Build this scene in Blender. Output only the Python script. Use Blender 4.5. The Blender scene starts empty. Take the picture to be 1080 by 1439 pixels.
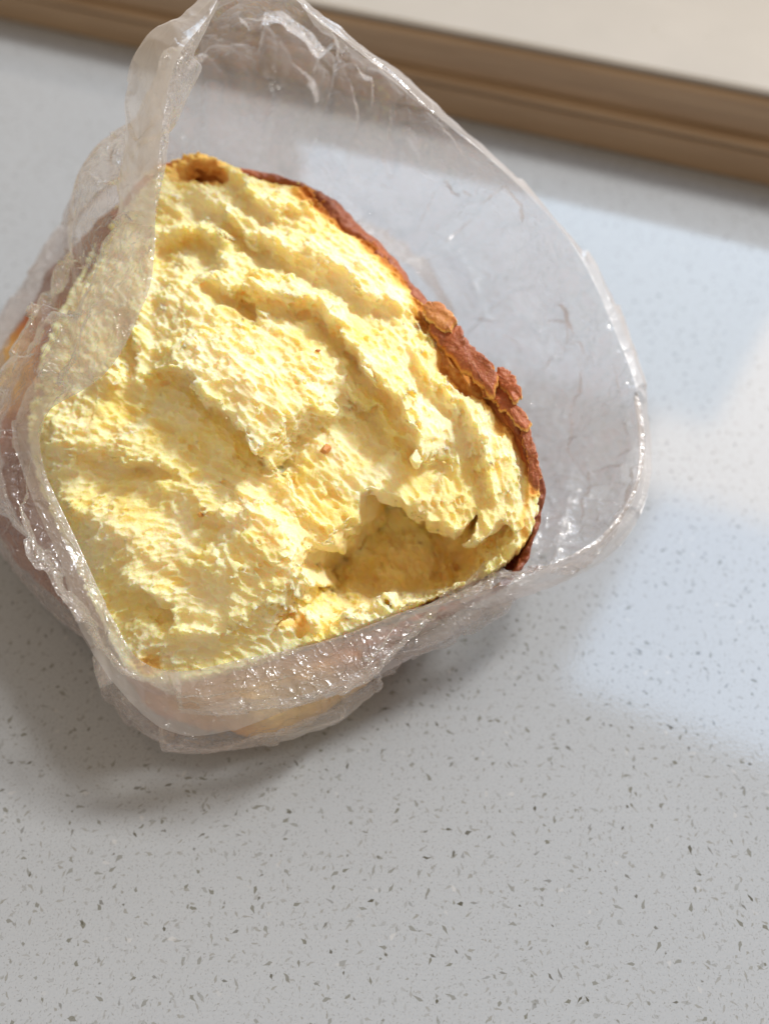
import bpy, math, random
import numpy as np
from mathutils import Vector, Matrix
R = math.radians
rng = np.random.default_rng(7)
random.seed(7)
scn = bpy.context.scene

# ------------------------------------------------------------------ camera
CAM = np.array([0.0, 0.0, 0.24])
PITCH = 57.0
TV = 0.649
cd = bpy.data.cameras.new('camera')
cam = bpy.data.objects.new('camera', cd)
scn.collection.objects.link(cam)
cam.location = CAM
cam.rotation_euler = (R(90 - PITCH), 0, 0)
cd.sensor_fit = 'VERTICAL'
cd.sensor_height = 36
cd.lens = 18 / TV
cd.clip_start = 0.01
cd.clip_end = 50
cd.dof.use_dof = True
cd.dof.focus_distance = 0.205
cd.dof.aperture_fstop = 6.0
scn.camera = cam
_s, _c = math.sin(R(90 - PITCH)), math.cos(R(90 - PITCH))

def ray(px, py):
    px = np.asarray(px, float); py = np.asarray(py, float)
    dx = (px - 540) / 719.5 * TV
    dy = -(py - 719.5) / 719.5 * TV
    return np.stack([dx, _c * dy + _s, _s * dy - _c], -1)

def at(px, py, z):
    """point seen at photograph pixel (px,py) at height z (metres)"""
    d = ray(px, py)
    t = (z - CAM[2]) / d[..., 2]
    return CAM + d * t[..., None]

def pix(P):
    v = P - CAM
    x = v[..., 0]
    y = _c * v[..., 1] + _s * v[..., 2]
    z = -_s * v[..., 1] + _c * v[..., 2]
    return 540 + x / -z / TV * 719.5, 719.5 - y / -z / TV * 719.5

# ------------------------------------------------------------------ world, lamps, exposure
w = bpy.data.worlds.new('World'); scn.world = w; w.use_nodes = True
bg = w.node_tree.nodes['Background']
bg.inputs[0].default_value = (1.0, 0.80, 0.61, 1)
bg.inputs[1].default_value = 0.54

SUN_AZ = np.array([0.87, 0.493]); SUN_EL = 46
sun_dir = Vector((SUN_AZ[0] * math.cos(R(SUN_EL)), SUN_AZ[1] * math.cos(R(SUN_EL)), math.sin(R(SUN_EL)))).normalized()
target = Vector((-0.02, 0.16, 0.04))
ld = bpy.data.lights.new('sunlight_lamp', 'SPOT')
ld.energy = 2350; ld.color = (1.0, 0.94, 0.86)
ld.shadow_soft_size = 0.60; ld.spot_size = R(24); ld.spot_blend = 0.3
lo = bpy.data.objects.new('sunlight_lamp', ld); scn.collection.objects.link(lo)
lo.location = target + sun_dir * 8.0
lo.rotation_euler = (-sun_dir).to_track_quat('-Z', 'Y').to_euler()

# plan line of the sill edge
S0 = at(0, 26, 0.0); S1 = at(1080, 262, 0.0)
sx = (S1 - S0)[:2]; sx /= np.linalg.norm(sx)           # along the sill
sn = np.array([-sx[1], sx[0]])                          # away from the camera
if sn[1] < 0: sn = -sn

def window_lamp(name, pts, dist, energy, color):
    """rectangular pane standing upright beyond the sill, bounded by where the counter mirrors it"""
    O = S0[:2] + sn * dist
    us, zs = [], []
    for (px, py) in pts:
        P = at(px, py, 0.0); d = ray(px, py).copy(); d[2] = -d[2]
        t = np.dot(O - P[:2], sn) / np.dot(d[:2], sn)
        Q = P + d * t
        us.append(np.dot(Q[:2] - O, sx)); zs.append(Q[2])
    u0, u1, z0, z1 = min(us), max(us), min(zs), max(zs)
    d = bpy.data.lights.new(name, 'AREA'); d.shape = 'RECTANGLE'
    d.size = u1 - u0; d.size_y = z1 - z0; d.energy = energy * d.size * d.size_y; d.color = color
    o = bpy.data.objects.new(name, d); scn.collection.objects.link(o)
    c = O + sx * (u0 + u1) / 2
    o.location = (c[0], c[1], (z0 + z1) / 2)
    X = Vector((sx[0], sx[1], 0)); Z = Vector((sn[0], sn[1], 0)); Y = Z.cross(X)
    o.matrix_world = Matrix.Translation(o.location) @ Matrix((X, Y, Z)).transposed().to_4x4()
    print(name, 'u', u0, u1, 'z', z0, z1)
    return o

window_lamp('window_pane_lamp', [(420, 170), (1000, 600)], 0.5, 11, (0.58, 0.78, 1.0))
window_lamp('window_bright_pane_lamp', [(1036, 318), (962, 700), (1500, 600)], 0.5, 15, (1.0, 0.95, 0.93))
window_lamp('window_upper_pane_lamp', [(930, 690), (900, 1000), (1500, 900)], 0.5, 14, (0.52, 0.72, 1.0))

scn.view_settings.view_transform = 'Standard'
scn.view_settings.look = 'None'
scn.view_settings.exposure = 0.04
scn.cycles.max_bounces = 14
scn.cycles.diffuse_bounces = 10
scn.cycles.transparent_max_bounces = 16
scn.cycles.caustics_reflective = False
scn.cycles.caustics_refractive = False

# ------------------------------------------------------------------ helpers
def link(o, parent=None):
    scn.collection.objects.link(o)
    if parent: o.parent = parent
    return o

def mesh_obj(name, verts, faces, mat, parent=None, smooth=True):
    me = bpy.data.meshes.new(name)
    verts = np.ascontiguousarray(verts, dtype=np.float32)
    if isinstance(faces, np.ndarray):
        n, k = faces.shape
        me.vertices.add(len(verts)); me.vertices.foreach_set('co', verts.ravel())
        me.loops.add(n * k); me.loops.foreach_set('vertex_index', faces.astype(np.int32).ravel())
        me.polygons.add(n)
        me.polygons.foreach_set('loop_start', np.arange(0, n * k, k, dtype=np.int32))
        me.update(calc_edges=True)
    else:
        me.from_pydata(verts.tolist(), [], faces)
    me.polygons.foreach_set('use_smooth', [smooth] * len(me.polygons))
    me.materials.append(mat)
    me.validate()
    return link(bpy.data.objects.new(name, me), parent)

def empty(name, loc):
    o = bpy.data.objects.new(name, None); o.empty_display_size = 0.01
    scn.collection.objects.link(o); return o

def tag(o, **k):
    for a, b in k.items(): o[a] = b

TBL = rng.random((64, 64, 64)).astype(np.float32) * 2 - 1
def vnoise(P, scale, seed=0):
    """smooth value noise in -1..1, P (...,3) metres, scale = feature size (metres)"""
    off = np.array([seed * 7.31 + 3.1, seed * 3.77 + 9.2, seed * 5.93 + 1.7], dtype=np.float32)
    if not hasattr(scale, '__len__'): scale = (scale,) * 3
    res = 0
    q = [P[..., i] / np.float32(scale[i]) + off[i] for i in range(3)]
    i0, i1, fr = [], [], []
    for a in q:
        f = np.floor(a); k = f.astype(np.int32)
        i0.append(k & 63); i1.append((k + 1) & 63)
        t = (a - f).astype(np.float32); fr.append(t * t * (3 - 2 * t))
    T = TBL.ravel()
    for X, wx in ((i0[0], 1 - fr[0]), (i1[0], fr[0])):
        for Y, wy in ((i0[1], 1 - fr[1]), (i1[1], fr[1])):
            b = (X * 64 + Y) * 64
            res = res + wx * wy * (T[b + i0[2]] * (1 - fr[2]) + T[b + i1[2]] * fr[2])
    return res

def fbm(P, scale, octs=4, seed=0, gain=0.5):
    r = 0; a = 1.0
    for k in range(octs):
        r = r + a * vnoise(P, np.array(scale) / 2 ** k if hasattr(scale, '__len__') else scale / 2 ** k, seed + k * 5)
        a *= gain
    return r

def sstep(a, b, x):
    t = np.clip((x - a) / (b - a), 0, 1); return t * t * (3 - 2 * t)

def cr_closed(C, n):
    """closed Catmull-Rom through C (k,3) -> (n,3)"""
    k = len(C); s = np.linspace(0, k, n, endpoint=False)
    i = np.floor(s).astype(int); t = (s - i)[:, None]
    p0, p1, p2, p3 = C[(i - 1) % k], C[i % k], C[(i + 1) % k], C[(i + 2) % k]
    return 0.5 * (2 * p1 + (p2 - p0) * t + (2 * p0 - 5 * p1 + 4 * p2 - p3) * t ** 2 + (3 * p1 - p0 - 3 * p2 + p3) * t ** 3)

def cr_rows(Rw, ts, t):
    """Catmull-Rom across rows Rw (k,n,3) with (uniform) parameter t in 0..k-1"""
    k = len(Rw); i = np.clip(np.floor(t).astype(int), 0, k - 2); f = (t - i)[:, None, None]
    g = lambda j: Rw[np.clip(j, 0, k - 1)]
    p0, p1, p2, p3 = g(i - 1), g(i), g(i + 1), g(i + 2)
    return 0.5 * (2 * p1 + (p2 - p0) * f + (2 * p0 - 5 * p1 + 4 * p2 - p3) * f ** 2 + (3 * p1 - p0 - 3 * p2 + p3) * f ** 3)

def grid_faces(nr, nc, closed=True):
    r = np.arange(nr - 1)[:, None]; m = nc if closed else nc - 1
    c = np.arange(m)[None, :]
    a = r * nc + c; b = r * nc + (c + 1) % nc
    return np.stack([a, b, b + nc, a + nc], -1).reshape(-1, 4)

def grid_normals(P, closed=True):
    du = (np.roll(P, -1, 1) - np.roll(P, 1, 1)) if closed else np.gradient(P, axis=1)
    dv = np.gradient(P, axis=0)
    n = np.cross(du, dv); n /= np.linalg.norm(n, axis=-1, keepdims=True) + 1e-12
    return n

def mat(name):
    m = bpy.data.materials.new(name); m.use_nodes = True
    nt = m.node_tree; nt.nodes.clear()
    return m, nt
class NT:
    def __init__(s, nt): s.nt = nt
    def n(s, typ, ins=None, **props):
        nd = s.nt.nodes.new(typ)
        for k, v in props.items(): setattr(nd, k, v)
        for k, v in (ins or {}).items():
            sock = nd.inputs[k]
            if isinstance(v, bpy.types.NodeSocket): s.nt.links.new(v, sock)
            else: sock.default_value = v
        return nd
    def math(s, op, a, b=0.0, c=None, clamp=False):
        nd = s.n('ShaderNodeMath', operation=op, use_clamp=clamp)
        for i, v in enumerate([a, b] + ([c] if c is not None else [])):
            if isinstance(v, bpy.types.NodeSocket): s.nt.links.new(v, nd.inputs[i])
            else: nd.inputs[i].default_value = v
        return nd.outputs[0]
    def vm(s, op, a, b=(0, 0, 0)):
        nd = s.n('ShaderNodeVectorMath', operation=op)
        for i, v in enumerate([a, b]):
            if isinstance(v, bpy.types.NodeSocket): s.nt.links.new(v, nd.inputs[i])
            else: nd.inputs[i].default_value = v
        return nd.outputs[0]
    def mix(s, f, a, b):
        nd = s.n('ShaderNodeMix', data_type='RGBA')
        for k, v in ((0, f), (6, a), (7, b)):
            if isinstance(v, bpy.types.NodeSocket): s.nt.links.new(v, nd.inputs[k])
            else: nd.inputs[k].default_value = v
        return nd.outputs[2]
    def ramp(s, f, stops, interp='LINEAR'):
        nd = s.n('ShaderNodeValToRGB'); cr = nd.color_ramp; cr.interpolation = interp
        while len(cr.elements) < len(stops): cr.elements.new(0.5)
        for e, (p, c) in zip(cr.elements, stops):
            e.position = p; e.color = c if len(c) == 4 else (*c, 1)
        s.nt.links.new(f, nd.inputs[0]); return nd.outputs[0]
    def noise(s, vec, scale, detail=3, rough=0.5, dist=0.0):
        nd = s.n('ShaderNodeTexNoise', {'Vector': vec, 'Scale': scale, 'Detail': detail, 'Roughness': rough, 'Distortion': dist})
        return nd.outputs[0]
    def out(s, sh): s.n('ShaderNodeOutputMaterial', {'Surface': sh})

def G(v): return (v, v, v, 1)

# ------------------------------------------------------------------ materials
def quartz_mat():
    m, nt = mat('speckled_quartz'); N = NT(nt)
    co = N.n('ShaderNodeTexCoord').outputs['Object']
    base = N.mix(N.noise(co, 14, 2), (0.303, 0.334, 0.370, 1), (0.335, 0.368, 0.405, 1))
    fine = N.noise(co, 1500, 2, 0.6)
    base = N.mix(N.ramp(fine, [(0.35, G(0)), (0.75, G(0.32))]), base, (0.40, 0.42, 0.445, 1))
    def chips(scale, keep, a, b, r, dark, strength, off, base):
        v = N.vm('ADD', co, off)
        wob = N.n('ShaderNodeTexNoise', {'Vector': v, 'Scale': scale * 1.1, 'Detail': 2.0})
        v = N.vm('ADD', v, N.vm('MULTIPLY', N.vm('SUBTRACT', wob.outputs['Color'], (0.5, 0.5, 0.5)), (0.55 / scale, 0.55 / scale, 0)))
        sc = N.vm('MULTIPLY', v, (scale, scale, 0))
        vo = N.n('ShaderNodeTexVoronoi', {'Vector': sc, 'Scale': 1.0}, voronoi_dimensions='2D')
        rel = N.vm('SUBTRACT', sc, vo.outputs['Position'])
        sep = N.n('ShaderNodeSeparateColor', {'Color': vo.outputs['Color']})
        ang = N.math('MULTIPLY', sep.outputs[0], 6.283)
        rot = N.n('ShaderNodeVectorRotate', {'Vector': rel, 'Angle': ang}, rotation_type='Z_AXIS')
        xyz = N.n('ShaderNodeSeparateXYZ', {'Vector': rot.outputs[0]})
        asp = N.math('MULTIPLY_ADD', sep.outputs[2], 0.9, 0.45)
        dx = N.math('MULTIPLY', N.math('ABSOLUTE', xyz.outputs[0]), 1.0 / a)
        dy = N.math('MULTIPLY', N.math('MULTIPLY', N.math('ABSOLUTE', xyz.outputs[1]), 1.0 / b), asp)
        sk = N.math('MULTIPLY', xyz.outputs[0], 0.8)
        d = N.math('ADD', N.math('ADD', dx, dy), sk)
        size = N.math('MULTIPLY_ADD', sep.outputs[2], 0.7 * r, 0.3 * r)
        edge = N.n('ShaderNodeMapRange', {'Value': N.math('SUBTRACT', size, d), 'From Min': -0.03, 'From Max': 0.09}).outputs[0]
        on = N.math('LESS_THAN', sep.outputs[1], keep)
        tone = N.math('MULTIPLY', N.math('ADD', N.math('MULTIPLY', N.math('FRACT', N.math('MULTIPLY', sep.outputs[1], 37.0)), 0.75), 0.25), strength)
        f = N.math('MULTIPLY', N.math('MULTIPLY', edge, on), tone, clamp=True)
        return N.mix(f, base, dark)
    base = chips(1150, 0.7, 0.5, 0.24, 0.8, (0.2, 0.2, 0.19, 1), 0.5, (2.1, 6.7, 0), base)
    base = chips(330, 0.65, 0.5, 0.22, 0.8, (0.20, 0.205, 0.19, 1), 0.75, (3.1, 1.7, 0), base)
    base = chips(760, 0.7, 0.5, 0.2, 0.85, (0.17, 0.175, 0.165, 1), 0.6, (9.1, 2.7, 0), base)
    base = chips(230, 0.40, 0.5, 0.28, 0.62, (0.13, 0.135, 0.115, 1), 0.9, (5.3, 8.7, 0), base)
    base = chips(165, 0.40, 0.45, 0.24, 0.42, (0.07, 0.07, 0.055, 1), 1.0, (1.3, 4.7, 0), base)
    base = chips(160, 0.15, 0.5, 0.35, 0.4, (0.46, 0.47, 0.48, 1), 0.5, (7.3, 6.7, 0), base)
    rough = N.math('MULTIPLY_ADD', N.noise(co, 60, 3), 0.05, 0.05)
    b = N.n('ShaderNodeBsdfPrincipled', {'Base Color': base, 'Roughness': rough, 'IOR': 1.55})
    bump = N.n('ShaderNodeBump', {'Height': N.noise(co, 900, 2), 'Strength': 0.04, 'Distance': 0.0005})
    nt.links.new(bump.outputs[0], b.inputs['Normal'])
    N.out(b.outputs[0]); return m

def trim_mat():
    m, nt = mat('tan_wood_trim'); N = NT(nt)
    co = N.n('ShaderNodeTexCoord').outputs['Object']
    v = N.vm('MULTIPLY', co, (3.0, 40.0, 60.0))
    c = N.ramp(N.noise(v, 4, 4, 0.6), [(0.3, (0.32, 0.225, 0.14)), (0.55, (0.38, 0.275, 0.175)), (0.8, (0.44, 0.325, 0.215))])
    b = N.n('ShaderNodeBsdfPrincipled', {'Base Color': c, 'Roughness': 0.42})
    N.out(b.outputs[0]); return m

def sill_mat():
    m, nt = mat('cream_sill_paint'); N = NT(nt)
    co = N.n('ShaderNodeTexCoord').outputs['Object']
    c = N.mix(N.noise(co, 30, 5, 0.6), (0.33, 0.305, 0.265, 1), (0.39, 0.36, 0.315, 1))
    c = N.mix(N.ramp(N.noise(co, 160, 2), [(0.68, G(0)), (0.76, G(0.5))]), c, (0.28, 0.24, 0.18, 1))
    b = N.n('ShaderNodeBsdfPrincipled', {'Base Color': c, 'Roughness': 0.45})
    N.out(b.outputs[0]); return m

def crumb_mat():
    m, nt = mat('yellow_crumb'); N = NT(nt)
    co = N.n('ShaderNodeTexCoord').outputs['Object']
    n1 = N.noise(co, 75, 2, 0.5, 0.6)
    c = N.ramp(n1, [(0.22, (0.96, 0.735, 0.21)), (0.40, (0.96, 0.815, 0.37)), (0.60, (0.96, 0.86, 0.53))])
    n2 = N.noise(co, 900, 3, 0.6)
    c = N.mix(N.ramp(n2, [(0.35, G(0.0)), (0.75, G(0.28))]), c, (0.95, 0.88, 0.66, 1))
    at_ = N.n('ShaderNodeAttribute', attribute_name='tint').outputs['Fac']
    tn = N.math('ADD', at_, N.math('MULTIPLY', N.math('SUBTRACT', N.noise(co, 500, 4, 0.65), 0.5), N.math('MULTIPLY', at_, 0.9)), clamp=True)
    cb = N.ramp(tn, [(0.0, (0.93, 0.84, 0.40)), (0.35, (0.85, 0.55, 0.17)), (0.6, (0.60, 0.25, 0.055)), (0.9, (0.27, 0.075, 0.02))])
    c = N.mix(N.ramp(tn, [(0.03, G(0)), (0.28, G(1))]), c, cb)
    wv = N.vm('ADD', co, N.vm('MULTIPLY', N.vm('SUBTRACT', N.n('ShaderNodeTexNoise', {'Vector': co, 'Scale': 900.0, 'Detail': 2.0}).outputs['Color'], (.5, .5, .5)), (0.0009, 0.0009, 0.0009)))
    c1 = N.n('ShaderNodeTexVoronoi', {'Vector': wv, 'Scale': 1150.0}).outputs['Distance']
    c2 = N.n('ShaderNodeTexVoronoi', {'Vector': wv, 'Scale': 2300.0}).outputs['Distance']
    bh = N.math('ADD', N.math('MULTIPLY', c1, 1.2), N.math('ADD', N.math('MULTIPLY', c2, 0.6), N.math('MULTIPLY', N.noise(co, 3000, 3, 0.7), 0.4)))
    bump = N.n('ShaderNodeBump', {'Height': bh, 'Strength': 0.4, 'Distance': 0.0004})
    sss = N.n('ShaderNodeMapRange', {'Value': tn, 'From Min': 0.0, 'From Max': 0.5, 'To Min': 1.0, 'To Max': 0.2}).outputs[0]
    b = N.n('ShaderNodeBsdfPrincipled', {'Base Color': c, 'Roughness': 0.6, 'Subsurface Weight': sss, 'Subsurface Scale': 0.0085,
        'Subsurface Radius': (1.0, 0.42, 0.10), 'Specular IOR Level': 0.1, 'Normal': bump.outputs[0]})
    d2 = N.n('ShaderNodeBsdfDiffuse', {'Color': c, 'Normal': bump.outputs[0]})
    mx = N.n('ShaderNodeMixShader', {0: 0.30, 1: b.outputs[0], 2: d2.outputs[0]})
    N.out(mx.outputs[0]); return m

def crust_mat(name, dark=0.0):
    m, nt = mat(name); N = NT(nt)
    co = N.n('ShaderNodeTexCoord').outputs['Object']
    at_ = N.n('ShaderNodeAttribute', attribute_name='tint').outputs['Fac']
    n1 = N.noise(co, 70, 5, 0.6, 0.5)
    f = N.math('ADD', at_, N.math('MULTIPLY', N.math('SUBTRACT', n1, 0.5), 0.55), clamp=True)
    c = N.ramp(f, [(0.0, (0.85, 0.62, 0.24)), (0.3, (0.70, 0.36, 0.09)), (0.6, (0.43, 0.115, 0.034)), (1.0, (0.20, 0.045, 0.015))])
    n3 = N.noise(co, 1200, 3, 0.6)
    c = N.mix(N.ramp(n3, [(0.5, G(0)), (0.8, G(0.35))]), c, (0.78, 0.42, 0.16, 1))
    bh = N.math('ADD', N.noise(co, 450, 4, 0.6), N.math('MULTIPLY', N.noise(co, 1800, 3), 0.5))
    bump = N.n('ShaderNodeBump', {'Height': bh, 'Strength': 0.6, 'Distance': 0.0006})
    b = N.n('ShaderNodeBsdfPrincipled', {'Base Color': c, 'Roughness': 0.5, 'Subsurface Weight': 0.15, 'Subsurface Scale': 0.001,
        'Subsurface Radius': (1, 0.4, 0.15), 'Normal': bump.outputs[0]})
    N.out(b.outputs[0]); return m

def film_mat(name, milk, bs=0.8):
    m, nt = mat(name); N = NT(nt)
    co = N.n('ShaderNodeTexCoord').outputs['Object']
    lw = N.n('ShaderNodeLayerWeight', {'Blend': 0.42}).outputs['Facing']
    streak = N.noise(N.vm('MULTIPLY', co, (1.0, 1.0, 0.45)), 120, 4, 0.6, 1.2)
    wv = N.vm('ADD', co, N.vm('MULTIPLY', N.vm('SUBTRACT', N.n('ShaderNodeTexNoise', {'Vector': co, 'Scale': 70.0, 'Detail': 3.0}).outputs['Color'], (.5, .5, .5)), (0.02, 0.02, 0.02)))
    hs = N.math('MULTIPLY', streak, 0.9)
    for sc_, am in ((75, 0.9), (170, 0.5), (380, 0.2)):
        e = N.n('ShaderNodeTexVoronoi', {'Vector': wv, 'Scale': float(sc_)}, feature='DISTANCE_TO_EDGE').outputs['Distance']
        sel = N.ramp(N.noise(co, sc_ * 0.7, 2), [(0.34, G(0)), (0.52, G(1))])
        hs = N.math('ADD', hs, N.math('MULTIPLY', N.math('MULTIPLY', N.ramp(e, [(0.0, G(1)), (0.10, G(0.15)), (0.3, G(0))]), sel), am))
    bump = N.n('ShaderNodeBump', {'Height': hs, 'Strength': bs, 'Distance': 0.0008})
    tr = N.n('ShaderNodeBsdfTransparent', {'Color': (0.97, 0.965, 0.96, 1)})
    di = N.n('ShaderNodeBsdfDiffuse', {'Color': (0.86, 0.85, 0.86, 1), 'Normal': bump.outputs[0]})
    hz = N.n('ShaderNodeAttribute', attribute_name='haze').outputs['Fac']
    tl = N.n('ShaderNodeBsdfTranslucent', {'Color': (0.88, 0.86, 0.85, 1), 'Normal': bump.outputs[0]})
    md = N.n('ShaderNodeMixShader', {0: 0.5, 1: di.outputs[0], 2: tl.outputs[0]})
    dens = N.math('ADD', N.math('MULTIPLY', N.math('POWER', lw, 3.0), 0.28), N.math('MULTIPLY_ADD', N.math('SUBTRACT', N.noise(co, 45, 4, 0.55, 0.8), 0.5), 0.16, N.math('ADD', hz, milk)), clamp=True)
    ms = N.n('ShaderNodeMixShader', {0: dens, 1: tr.outputs[0], 2: md.outputs[0]})
    ga = N.n('ShaderNodeBsdfGlossy', {'Color': (1, 1, 1, 1), 'Roughness': 0.09, 'Normal': bump.outputs[0]})
    gb = N.n('ShaderNodeBsdfGlossy', {'Color': (1, 1, 1, 1), 'Roughness': 0.34, 'Normal': bump.outputs[0]})
    gl = N.n('ShaderNodeMixShader', {0: 0.4, 1: ga.outputs[0], 2: gb.outputs[0]})
    fr = N.math('MULTIPLY_ADD', N.math('POWER', N.n('ShaderNodeLayerWeight', {'Blend': 0.5, 'Normal': bump.outputs[0]}).outputs['Facing'], 5.0), 0.5, 0.11)
    ms2 = N.n('ShaderNodeMixShader', {0: fr, 1: ms.outputs[0], 2: gl.outputs[0]})
    N.out(ms2.outputs[0]); return m

M_quartz, M_trim, M_sill = quartz_mat(), trim_mat(), sill_mat()
M_crumb, M_crust = crumb_mat(), crust_mat('brown_crust')
M_film = film_mat('clear_film', 0.17, 1.0); M_cuff = film_mat('clear_film_cuff', 0.33, 0.16)

# ------------------------------------------------------------------ counter and sill
def sheet(name, cx, cy, sx_, sy_, z, m):
    v = [(cx - sx_, cy - sy_, z), (cx + sx_, cy - sy_, z), (cx + sx_, cy + sy_, z), (cx - sx_, cy + sy_, z),
         (cx - sx_, cy - sy_, z - .03), (cx + sx_, cy - sy_, z - .03), (cx + sx_, cy + sy_, z - .03), (cx - sx_, cy + sy_, z - .03)]
    f = [(0, 1, 2, 3), (7, 6, 5, 4), (0, 4, 5, 1), (1, 5, 6, 2), (2, 6, 7, 3), (3, 7, 4, 0)]
    return mesh_obj(name, np.array(v), f, m, smooth=False)
counter = sheet('countertop', 0, 0.1, 1.2, 0.9, 0.0, M_quartz)
tag(counter, kind='structure')

def extrude_profile(name, prof, x0, x1, m, parent, nx=2):
    """profile (y away, z up) swept along the sill line, local x along the sill"""
    pr = np.array(prof); k = len(pr)
    xs = np.linspace(x0, x1, nx); V = []
    for x in xs: V += [(x, p[0], p[1]) for p in pr]
    F = []
    for i in range(nx - 1):
        for j in range(k):
            a = i * k + j; b = i * k + (j + 1) % k
            F.append((a, b, b + k, a + k))
    F.append(tuple(range(k))[::-1]); F.append(tuple((nx - 1) * k + j for j in range(k)))
    return mesh_obj(name, np.array(V), F, m, parent, smooth=False)

sill = empty('window_sill', (0, 0, 0))
sill.location = (S0[0], S0[1], 0.0); sill.rotation_euler = (0, 0, math.atan2(sx[1], sx[0]))
tag(sill, kind='structure')
def px_height(px, py):
    d = ray(px, py); t = np.dot(S0[:2] - CAM[:2], sn) / np.dot(d[:2], sn)
    return CAM[2] + d[2] * t
HT = px_height(800, 91); HL = px_height(800, 157)
print('sill height', HT, 'ledge', HL)
lower = [(0, 0.0005), (0.0, HL - .0035), (0.0012, HL - .0015), (0.06, HL - .0015), (0.06, 0.0005)]
extrude_profile('lower_trim', lower, -1.2, 1.6, M_trim, sill)
bead = [(0.0025, HL - .001), (-0.001, HL + .0004), (-0.0012, HL + .0022), (0.0006, HL + .0034), (0.004, HL + .0036), (0.06, HL + .0036), (0.06, HL - .001)]
extrude_profile('bead_trim', bead, -1.2, 1.6, M_trim, sill)
upper = [(0.0055, HL + .004), (0.0055, HT - .011), (0.0046, HT - .0105), (0.0046, HT - .0035), (0.0062, HT - .0018), (0.008, HT - .0012), (0.06, HT - .0012), (0.06, HL + .004)]
extrude_profile('upper_trim', upper, -1.2, 1.6, M_trim, sill)
slab = [(0.0075, HT - .0008), (0.0072, HT + .0012), (0.009, HT + .0022), (0.9, HT + .0022), (0.9, HT - .0008)]
extrude_profile('sill_board', slab, -1.2, 1.6, M_sill, sill)

# ------------------------------------------------------------------ bread: outline ring
FPX = [(285,226,8.6),(345,246,8.6),(400,258,8.5),(445,275,8.4),(500,330,8.1),(550,378,7.9),(605,452,7.6),(675,520,7.3),(725,590,6.9),
       (750,650,6.5),(757,700,6.0),(745,755,5.6),(712,802,5.2),(640,838,4.8),(560,868,4.5),(475,900,4.2),(350,935,3.8),(205,952,3.5),
       (145,860,4.0),(97,760,4.6),(62,680,5.1),(45,600,5.6),(60,510,6.2),(100,415,6.8),(145,330,7.5),(185,270,8.0),(235,232,8.4)]
F3 = np.array([at(a, b, c / 100) for a, b, c in FPX])
A_ = np.c_[F3[:, :2], np.ones(len(F3))]
ka, kb, kc = np.linalg.lstsq(A_, F3[:, 2], rcond=None)[0]
PN = np.array([-ka, -kb, 1.0]); PN /= np.linalg.norm(PN)
P0 = F3.mean(0); P0[2] = ka * P0[0] + kb * P0[1] + kc
PU = np.array([1.0, 0, 0]); PU -= PN * PU.dot(PN); PU /= np.linalg.norm(PU)
PV = np.cross(PN, PU)
def on_plane(px, py):
    d = ray(px, py); t = ((P0 - CAM) @ PN) / (d @ PN)
    return CAM + d * t[..., None]
ring = np.array([on_plane(a, b) for a, b, _ in FPX])
ringuv = np.c_[(ring - P0) @ PU, (ring - P0) @ PV]
print('plane normal', PN, 'extent', ringuv.min(0), ringuv.max(0), 'z', ring[:, 2].min(), ring[:, 2].max())

# ------------------------------------------------------------------ crumb
h = 0.00031
u0, v0 = ringuv.min(0) - 0.004; u1, v1 = ringuv.max(0) + 0.004
us = np.arange(u0, u1, h); vs = np.arange(v0, v1, h)
U, V = np.meshgrid(us, vs, indexing='ij')
base3 = P0 + U[..., None] * PU + V[..., None] * PV
PX, PY = pix(base3)

def seg_dist(px, py, pl):
    """distance (px) to polyline + param 0..1"""
    best = np.full(px.shape, 1e9); par = np.zeros(px.shape); side = np.zeros(px.shape); n = len(pl) - 1
    for i in range(n):
        (ax, ay), (bx, by) = pl[i][:2], pl[i + 1][:2]
        L = (bx - ax) ** 2 + (by - ay) ** 2
        t = np.clip(((px - ax) * (bx - ax) + (py - ay) * (by - ay)) / L, 0, 1)
        d = np.hypot(px - ax - t * (bx - ax), py - ay - t * (by - ay))
        m_ = d < best
        best = np.where(m_, d, best); par = np.where(m_, (i + t) / n, par)
        side = np.where(m_, np.sign((bx - ax) * (py - ay) - (by - ay) * (px - ax)), side)
    return best, par, side
def poly_sd(px, py, pg):
    """signed distance to polygon: negative inside"""
    d, _, _ = seg_dist(px, py, list(pg) + [pg[0]])
    ins = np.zeros(px.shape, bool); n = len(pg)
    for i in range(n):
        (ax, ay), (bx, by) = pg[i], pg[(i + 1) % n]
        c = (ay > py) != (by > py)
        with np.errstate(divide='ignore', invalid='ignore'):
            xx = (bx - ax) * (py - ay) / (by - ay + 1e-12) + ax
        ins ^= c & (px < xx)
    return np.where(ins, -d, d)

# warped pixel coordinates keep every feature edge ragged
def n2(scale_px, seed, sxy=(1, 1)):
    q = np.stack([PX / scale_px / sxy[0], PY / scale_px / sxy[1], np.full(PX.shape, seed * 1.37)], -1).astype(np.float32)
    return vnoise(q, 1.0, seed)
wx = PX + 16 * n2(60, 1) + 7 * n2(22, 2) + 3.5 * n2(9, 3)
wy = PY + 16 * n2(60, 4) + 7 * n2(22, 5) + 3.5 * n2(9, 6)

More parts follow.
